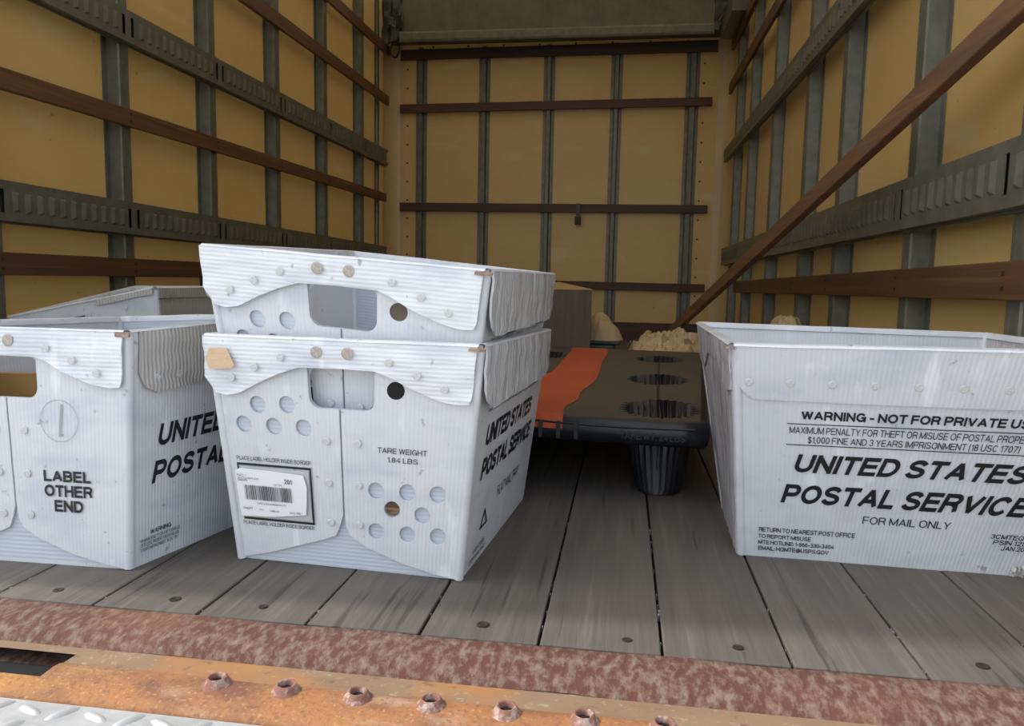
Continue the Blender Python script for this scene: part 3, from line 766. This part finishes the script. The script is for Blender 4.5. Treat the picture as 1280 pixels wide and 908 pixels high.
# --- right tub (long side to the front)
Tr = Tub('mail_tub', [(.194,1.207,0),(.60,1.195,0),(.605,1.45,0),(.203,1.45,0)], [(.158,1.12,.338),(.66,1.10,.343),(.672,1.53,.341),(.152,1.56,.3457)],
         'white corrugated mail tub on the right, long side with penalty warning facing front', True)
T = Tr; T.common((1, 3))
T.panel('side_wall', 0, [(0, 0), (1, 0), (1, 1), (0, 1)], [], .0045, .006, M['pv'], wob=.0008)
T.panel('side_flap', 0, [(.004, 1), (.002, .84), (.02, .80), (.05, .768), (.3, .764), (.7, .762), (.95, .765), (.98, .80), (.998, .84), (.998, 1)], [], .0080, .0028, M['pv'], wob=.0007, step=.05)
for k in range(9): T.weld(0, .036+.1165*k, .845, .0060, .0092, M['weld'])
for f in (1, 3):
    T.panel('end_wall', f, [(0, 0), (1, 0), (1, 1), (0, 1)], [HAND(T.L(f), T.H)] if f == 1 else [], .0045, .006, M['pr'], wob=.002, freq=20)
    T.panel('rim_flap', f, [(0, 1), (0, .80), (.1, .775), (.2, .815), (.36, .884), (.64, .884), (.8, .815), (.9, .775), (1, .80), (1, 1)], [], .0075, .0028, M['pr'], wob=.0022, step=.04, flare=.0, freq=18)
T.panel('side_wall', 2, [(0, 0), (1, 0), (1, 1), (0, 1)], [], .0045, .006, M['pv'], wob=.0008)
T.panel('side_flap', 2, SFLAP, [], .0085, .0028, M['pv'], wob=.001)
T.wires([0])
T.text(0, 'WARNING - NOT FOR PRIVATE USE', .190, .850, .682, .722, .020)
T.quad('printed_rule', 0, [(.150, .660, .870, .664), (.150, .564, .870, .568)], .0064, M['ink'])
T.text(0, 'MAXIMUM PENALTY FOR THEFT OR MISUSE OF POSTAL PROPERTY', .158, .868, .6185, .650, .002)
T.text(0, '$1,000 FINE AND 3 YEARS IMPRISONMENT (18 USC 1707)', .215, .822, .576, .606, .002)
long_print(T, 0)
T.text(0, 'FOR MAIL ONLY', .418, .702, .207, .243, .004)
T.text(0, 'RETURN TO NEAREST POST OFFICE', .069, .402, .133, .156, .010)
for i, s_ in enumerate((('TO REPORT MISUSE', .253), ('MTE HOTLINE: 1-866-330-3404', .336), ('EMAIL: HQMTE@USPS.GOV', .320))):
    T.text(0, s_[0], .067, s_[1], .100-.031*i, .121-.031*i, .010)
T.text(0, '3CMTEQ-21', .839, .975, .178, .200, .010)
T.text(0, 'PSIN 1257', .853, .975, .151, .173, .010); T.text(0, 'JAN 2012', .885, .98, .124, .146, .010)
# crushed lower right corner
vs = []; fs = []; n = 8
for j in range(n+1):
    for i in range(n+1):
        a, b = i/n, j/n
        vs.append(T.W(0, .945+.06*a, .0+.055*b, .006+.012*abs(noise.noise(Vector((a*4, b*4, 5))))))
fs = [(j*(n+1)+i, j*(n+1)+i+1, (j+1)*(n+1)+i+1, (j+1)*(n+1)+i) for j in range(n) for i in range(n)]
mk('crushed_corner', vs, fs, M['pd'], T.root, uv=[(v[0], v[2]) for v in vs], label='crushed grey lower corner')

# --- left tub
Tl = Tub('mail_tub', [(-1.02,.955,0),(-.691,.962,0),(-.605,1.368,0),(-.93,1.37,0)], [(-1.07,.965,.341),(-.682,.965,.341),(-.600,1.40,.352),(-.974,1.36,.3366)],
         'white corrugated mail tub at the far left, end panel reads label other end', False)
T = Tl; T.common((0, 2)); end_face(T, 0, 'other'); end_face(T, 2, 'other')
side_face(T, 1, fm=M['pd'], flare=.01, hang=[(.035, 1.0), (.03, .83), (.05, .765), (.10, .735), (.2, .745), (.4, .752), (.7, .75), (.95, .755), (.99, .8), (1, 1)])
side_face(T, 3)
T.wires([1])
T.text(0, 'LABEL', .645, .853, .364, .412, .022); T.text(0, 'OTHER', .645, .858, .300, .350, .022); T.text(0, 'END', .686, .815, .236, .286, .022)
rg = []; L_, H_ = T.L(0), T.H
co = circ(.727, .622, .0300, L_, H_, 40); ci = circ(.727, .622, .0292, L_, H_, 40)
vs = [T.W(0, x, y, .0062) for x, y in co+ci]
mk('printed_circle', vs, [(k, (k+1) % 40, 40+(k+1) % 40, 40+k) for k in range(40)], M['inkg'], T.root)
vs = [T.W(0, x, y, .0063) for x, y in ((.736, .692), (.744, .692), (.730, .555), (.722, .555))]
mk('printed_slot', vs, [(3, 2, 1, 0)], M['inkg'], T.root)
for a in (.10, .20, .30, .42, .54, .66, .78, .9): T.weld(1, a, .800, .0058, .0125, M['weld'])
f = 1
T.text(f, 'UNITED STATES', .120, .84, .497, .592, .022, .28); T.text(f, 'POSTAL SERVICE', .090, .90, .340, .435, .022, .28)
T.text(f, 'WARNING', .085, .180, .122, .142, .010)
for i, s_ in enumerate(('MAXIMUM PENALTY FOR THEFT OR MISUSE', 'OF POSTAL PROPERTY $1000 FINE AND', '3 YEARS IMPRISONMENT 18 USC 1707')):
    T.text(f, s_, .042, .222-.004*i, .098-.020*i, .113-.020*i, .006)
# kraft envelope seen through its handhole
mk('kraft_envelope', [(-1.0, 1.03, .01), (-.72, 1.03, .01), (-.72, 1.04, .268), (-1.0, 1.04, .264), (-1.0, 1.045, .01), (-.72, 1.045, .01), (-.72, 1.055, .268), (-1.0, 1.055, .264)],
   [(0,1,2,3),(7,6,5,4),(3,2,6,7),(0,4,5,1),(1,5,6,2),(0,3,7,4)], M['kraft'], loc=(-.86, 1.03, .01), label='brown kraft envelope standing inside the far left tub behind its handhole', cat='envelope')

# --- tub behind, rim popped up on the right
Tk = Tub('mail_tub', [(-1.62,1.92,0),(-1.24,1.92,0),(-1.2,2.35,0),(-1.6,2.36,0)], [(-1.66,1.86,.30),(-1.229,1.86,.387),(-1.17,2.4,.388),(-1.66,2.4,.38)],
         'white mail tub with sloping rim, standing behind the far left tub by the wall', False)
T = Tk; T.common((0, 2))
T.panel('end_wall', 0, [(0, 0), (1, 0), (1, 1), (0, 1)], [], .0045, .006, M['pv'], wob=.001)
T.panel('side_wall', 1, [(0, 0), (1, 0), (1, 1), (0, 1)], [], .0045, .006, M['pd'], wob=.001)  # darker plastic paints in the shade on this right side
T.panel('end_wall', 2, [(0, 0), (1, 0), (1, 1), (0, 1)], [], .0045, .006, M['pv'], wob=.001)
T.panel('side_wall', 3, [(0, 0), (1, 0), (1, 1), (0, 1)], [], .0045, .006, M['pv'], wob=.001)
T.panel('rim_flap', 0, [(.62, 1.0), (.60, .965), (.68, .955), (.9, .965), (1.0, .96), (1.0, 1.0)], [], .012, .003, M['pd'], wob=.002)
T.panel('rim_flap', 1, [(0, 1), (0, .93), (.5, .935), (1, .93), (1, 1)], [], .0085, .003, M['pd'], wob=.002)  # shade of the right side carried on in the flap's colour
T.weld(0, .80, .90, .007, .008, M['weld'])
T.quad('printed_border', 0, [(.20, .888, .52, .898), (.20, .80, .207, .898)], .0070, M['ink'])

# ------------------------------------------------------------------ pallet
PQ = [Vector(p) for p in ((.150, 1.462, 0), (-.85, 1.575, 0), (-.70, 3.10, 0), (.30, 3.00, 0))]   # front right, front left, back left, back right
ZP = .163
def PW(s, t, z): return (1-t)*((1-s)*PQ[0]+s*PQ[1])+t*((1-s)*PQ[3]+s*PQ[2])+Vector((0, 0, z))
rp = root('plastic_pallet', PW(.5, .5, 0), 'black plastic nesting pallet with an orange painted band, on the planks behind the centre tubs', 'pallet')
LX, LY = 1.03, 1.52
cups = [(s+d, t) for s in (0, .39, .76) for d, t in ((.081, .087), (.114, .409), (.138, .780))]
def oval(s, t, n=56):
    out = []
    rr = random.Random(int(s*100+t*1000))
    for k in range(n):
        a = 2*math.pi*k/n; j = 1.0 if k % 2 else .88
        j *= 1+rr.uniform(-.03, .03)
        out.append((s+.090/LX*(1.0 if k % 2 else .78)*math.cos(a)*(1+.0*j), t+.128/LY*(j if abs(math.sin(a))>.5 else 1)*math.sin(a)))
    return out
holes = [oval(*c) for c in cups]
def cyc(poly, step):
    return dense(poly, step)
outl = cyc([(0, .0), (.0, 1), (1, 1), (1, 0)][::1], .04)
pts = list(outl); edges = [(i, (i+1) % len(outl)) for i in range(len(outl))]
for h in holes:
    i0 = len(pts); pts += h; edges += [(i0+i, i0+(i+1) % len(h)) for i in range(len(h))]
V, E_, F_, *_r = delaunay_2d_cdt([Vector(p) for p in pts], edges, [], 0, 1e-7)
fs = []
for q in F_:
    c_ = (sum(V[i][0] for i in q)/3, sum(V[i][1] for i in q)/3)
    if inside(c_, outl) and not any(inside(c_, h) for h in holes):
        fs.append(tuple(q)); 
vs = [PW(v[0], v[1], ZP) for v in V]
# make upward facing
fs2 = []
for q in fs:
    n_ = (vs[q[1]]-vs[q[0]]).cross(vs[q[2]]-vs[q[0]]); fs2.append(q if n_.z > 0 else q[::-1])
mk('deck', vs, fs2, M['pall'], rp)
# skirt all round: rounded lip
def ring(u):      # u 0..4 around
    k = int(u) % 4; a = u-int(u)
    c = [(0, 0), (1, 0), (1, 1), (0, 1)]
    p, q = c[k], c[(k+1) % 4]; return (p[0]+(q[0]-p[0])*a, p[1]+(q[1]-p[1])*a)
vs = []; fs = []; n = 120; lipp = [(0, ZP), (.010, ZP-.002), (.017, ZP-.008), (.021, ZP-.018), (.022, ZP-.030), (.019, ZP-.044), (.010, ZP-.051), (.002, ZP-.052), (-.01, ZP-.050)]
cen = PW(.5, .5, 0)
for i in range(n):
    s_, t_ = ring(4*i/n)
    base = PW(s_, t_, 0)
    nx = (s_-.5)*2; ny = (t_-.5)*2
    dr = Vector((0, 0, 0))
    if abs(nx) > .999: dr += Vector((-nx, 0, 0))
    if abs(ny) > .999: dr += Vector((0, ny, 0))
    if dr.length > 0: dr.normalize()
    for o_, z in lipp: vs.append(base+dr*o_+Vector((0, 0, z)))
k_ = len(lipp)
for i in range(n):
    for j in range(k_-1): fs.append((i*k_+j, ((i+1) % n)*k_+j, ((i+1) % n)*k_+j+1, i*k_+j+1))
mk('skirt', vs, fs, M['palb'], rp, smooth=True)
# lip ribs on the front skirt
rb_ = MB()
for s_ in (.235, .27, .305, .34, .43, .50):
    b0 = PW(s_, 0, 0); rb_.box((b0.x-.004, b0.y-.027, ZP-.045), (b0.x+.004, b0.y-.012, ZP-.012))
rb_.build('skirt_ribs', M['palb'], rp)
# raised bead on front skirt
MB().tube([PW(s_, 0, ZP-.013-.004*math.sin(s_*9))+Vector((0, -.0205, 0)) for s_ in [i/30*.6+.01 for i in range(31)]], .0022).build('skirt_bead', M['palb'], rp)
# fluted nesting feet
for (s_, t_) in cups:
    c0 = PW(s_, t_, 0); n = 56; vs = []; fs = []
    h = oval(s_, t_)
    top = [PW(a, b, ZP) for a, b in h]
    rings = []
    for (zz, kx, am) in ((ZP, 1, 1), (ZP*.62, .82, .30), (ZP*.30, .72, .12), (.012, .60, .1), (.002, .56, 0)):
        rg = []
        for k, p in enumerate(top):
            v = p-PW(s_, t_, ZP); a = 2*math.pi*k/n
            sm = PW(s_+.080/LX*math.cos(a), t_+.116/LY*math.sin(a), ZP)-PW(s_, t_, ZP)
            v = v*am+sm*(1-am)
            q = c0+Vector((v.x*kx, v.y*kx*(.62 if zz < ZP else 1)-(1-kx)*.115, zz)); rg.append(q)
        rings.append(rg)
    for rg in rings: vs += rg
    for j in range(len(rings)-1):
        for k in range(n): fs.append((j*n+k, j*n+(k+1) % n, (j+1)*n+(k+1) % n, (j+1)*n+k))
    fs.append(tuple(4*n+k for k in range(n)))
    mk('foot', vs, fs, M['palb'], rp)
# moulded groove between pockets
MB().tube([PW(.087+.08*(t-.087), t, ZP+.0005) for t in (.175, .25, .325)], .003, 5).build('deck_seam', M['palb'], rp)
MB().tube([PW(.087+.08*(t-.087), t, ZP+.0005) for t in (.495, .6, .695)], .003, 5).build('deck_seam', M['palb'], rp)
# orange painted band with wavy edges
E0 = ((0, .262), (.04, .274), (.115, .262), (.207, .277), (.30, .270), (.388, .275), (.517, .293), (.672, .317), (.866, .335), (1, .36))
E1 = ((0, .345), (.175, .392), (.346, .424), (.452, .417), (.634, .443), (.89, .478), (1, .50))
def lerp_(tab, t):
    for (a, u), (b, v) in zip(tab, tab[1:]):
        if t <= b: return u+(v-u)*(t-a)/(b-a)
    return tab[-1][1]
vs = []; fs = []; n = 40
for i in range(n+1):
    t = i/n
    e0 = lerp_(E0, t); e1 = lerp_(E1, t)
    vs += [PW(e0, t, ZP+.0012), PW(e1, t, ZP+.0012)]
for i in range(n): fs.append((2*i, 2*i+1, 2*i+3, 2*i+2))
i0 = len(vs)
fr = [(.0, .0012), (.0105, -.0008), (.0180, -.007), (.0222, -.0175), (.0232, -.027)]
for (o_, dz) in fr:
    vs += [PW(.262, 0, ZP+dz)+Vector((0, -o_, 0)), PW(.345+dz*0, 0, ZP+dz)+Vector((0, -o_, 0))]
for i in range(len(fr)-1): fs.append((i0+2*i, i0+2*i+1, i0+2*i+3, i0+2*i+2))
mk('orange_band', vs, fs, M['oband'], rp, label='orange painted band with wavy edges')
# raised lettering on the lip
V, F = text_mesh('TARE WT. 24 LBS', .01, 0)
vs = []
for x, y in V: vs.append(PW(.150-.122*x, 0, ZP-.038+.014*y)+Vector((0, -.0235, 0)))
mk('lettering', vs, F, M['emb'], rp)

# ------------------------------------------------------------------ cardboard box behind the stack
cb = root('cardboard_box', (-.42, 3.45, 0), 'grey-brown cardboard box with a tan top flap, standing behind the pallet', 'box')
P0, P1, P2, P3 = (-.72, 3.16), (-.135, 3.20), (-.26, 3.62), (-.85, 3.58)
m = MB().hexa([(P0[0], P0[1], 0), (P1[0], P1[1], 0), (P2[0], P2[1], 0), (P3[0], P3[1], 0), (P0[0], P0[1], .385), (P1[0], P1[1], .393), (P2[0], P2[1], .39), (P3[0], P3[1], .385)])
bevel(m.build('carton', M['card'], cb), .004)
mk('top_flap', [(P0[0], P0[1], .389), (P1[0], P1[1], .397), (-.30, 3.56, .424), (-.86, 3.56, .425), (P0[0], P0[1], .386), (P1[0], P1[1], .394), (-.30, 3.56, .420), (-.86, 3.56, .421)],
   [(0,1,2,3),(7,6,5,4),(0,4,5,1),(1,5,6,2),(2,6,7,3),(3,7,4,0)], M['cardt'], cb, label='tan top flap slightly raised')

# ------------------------------------------------------------------ crumpled paper, bags
def heap(name, cx_, cy_, rx, ry, hfn, m, label, cat, n=44, seed=0, rough=.05, freq=9, ex=2.2):
    vs = []; fs = []
    for j in range(n+1):
        for i in range(n+1):
            u, v = i/n*2-1, j/n*2-1
            # square -> disc
            x = u*math.sqrt(1-v*v/2); y = v*math.sqrt(1-u*u/2); r = math.hypot(x, y)
            e = 1+.18*noise.noise(Vector((math.atan2(y, x)*1.3, seed, 0)))
            X, Y = cx_+x*rx*e, cy_+y*ry*e
            p = Vector((X*freq, Y*freq, seed))
            cr = abs(noise.noise(p))+.5*abs(noise.noise(p*2.3))+.25*abs(noise.noise(p*5))
            z = max(0, 1-r**ex)*hfn(x, y)+rough*cr*(1-r**6)
            vs.append((X+.02*noise.noise(p*1.7), Y+.02*noise.noise(p*1.9+Vector((5, 0, 0))), max(z, .003)))
    fs = [(j*(n+1)+i, j*(n+1)+i+1, (j+1)*(n+1)+i+1, (j+1)*(n+1)+i) for j in range(n) for i in range(n)]
    # closed underside
    k = len(vs); rim = [i for i in range(n+1)]+[j*(n+1)+n for j in range(1, n+1)]+[n*(n+1)+i for i in range(n-1, -1, -1)]+[j*(n+1) for j in range(n-1, 0, -1)]
    vs += [(vs[i][0], vs[i][1], .0005) for i in rim]; L_ = len(rim)
    for q in range(L_): fs.append((rim[(q+1) % L_], rim[q], k+q, k+(q+1) % L_))
    fs.append(tuple(k+q for q in range(L_))[::-1])
    return mk(name, vs, fs, m, loc=(cx_, cy_, 0), label=label, cat=cat)
heap('packing_paper', .225, 3.62, .235, .40, lambda x, y: .155+.02*y, M['crump'], 'heap of crumpled pale packing paper behind the pallet below the leaning board', 'packing paper', seed=3, rough=.075, freq=13, ex=4)
heap('packing_paper', .470, 2.30, .155, .50, lambda x, y: .15, M['crump'], 'strip of pale packing paper lying between the pallet and the right tub', 'packing paper', seed=8, rough=.04, n=30)
heap('paper_bundle', .600, 2.98, .072, .12, lambda x, y: .30, M['crump'], 'pale tan paper bundle against the right wall behind the right tub', 'paper bundle', seed=5, rough=.035, n=26, freq=14, ex=6)
heap('plastic_bag', .52, 4.95, .15, .25, lambda x, y: .12, M['bagd'], 'black plastic bag on the floor in the right rear corner', 'plastic bag', seed=11, rough=.05, n=24)
tt = root('plastic_tray', (-.06, 3.41, 0), 'low dark tray on the floor behind the pallet beside the cardboard box', 'tray')
bevel(MB().box((-.160, 3.34, .001), (-.035, 3.52, .155)).build('body', M['teal'], tt), .01)
bevel(MB().box((-.165, 3.335, .155), (-.012, 3.525, .172)).build('lid', M['teal'], tt), .006)
b_ = heap('paper_wad', -.088, 3.42, .082, .09, lambda x, y: .085-.05*max(x, -.2), M['crump'], 'tan paper wad sitting on the dark tray beside the cardboard box', 'paper wad', seed=14, rough=.03, n=22, freq=10, ex=5)
b_.location.z = .172

# ------------------------------------------------------------------ leaning detached rail
A, B = Vector((.692, 1.238, .978)), Vector((.163, 4.704, .012))
o = MB().beam(A, B, .074, .021, Vector((-1, -.18, .35))).build('loose_rail', M['slat'], loc=(A+B)/2, label='detached brown wooden rail leaning diagonally from the right wall down onto the packing paper', cat='wooden rail')
bevel(o, .003, 2)
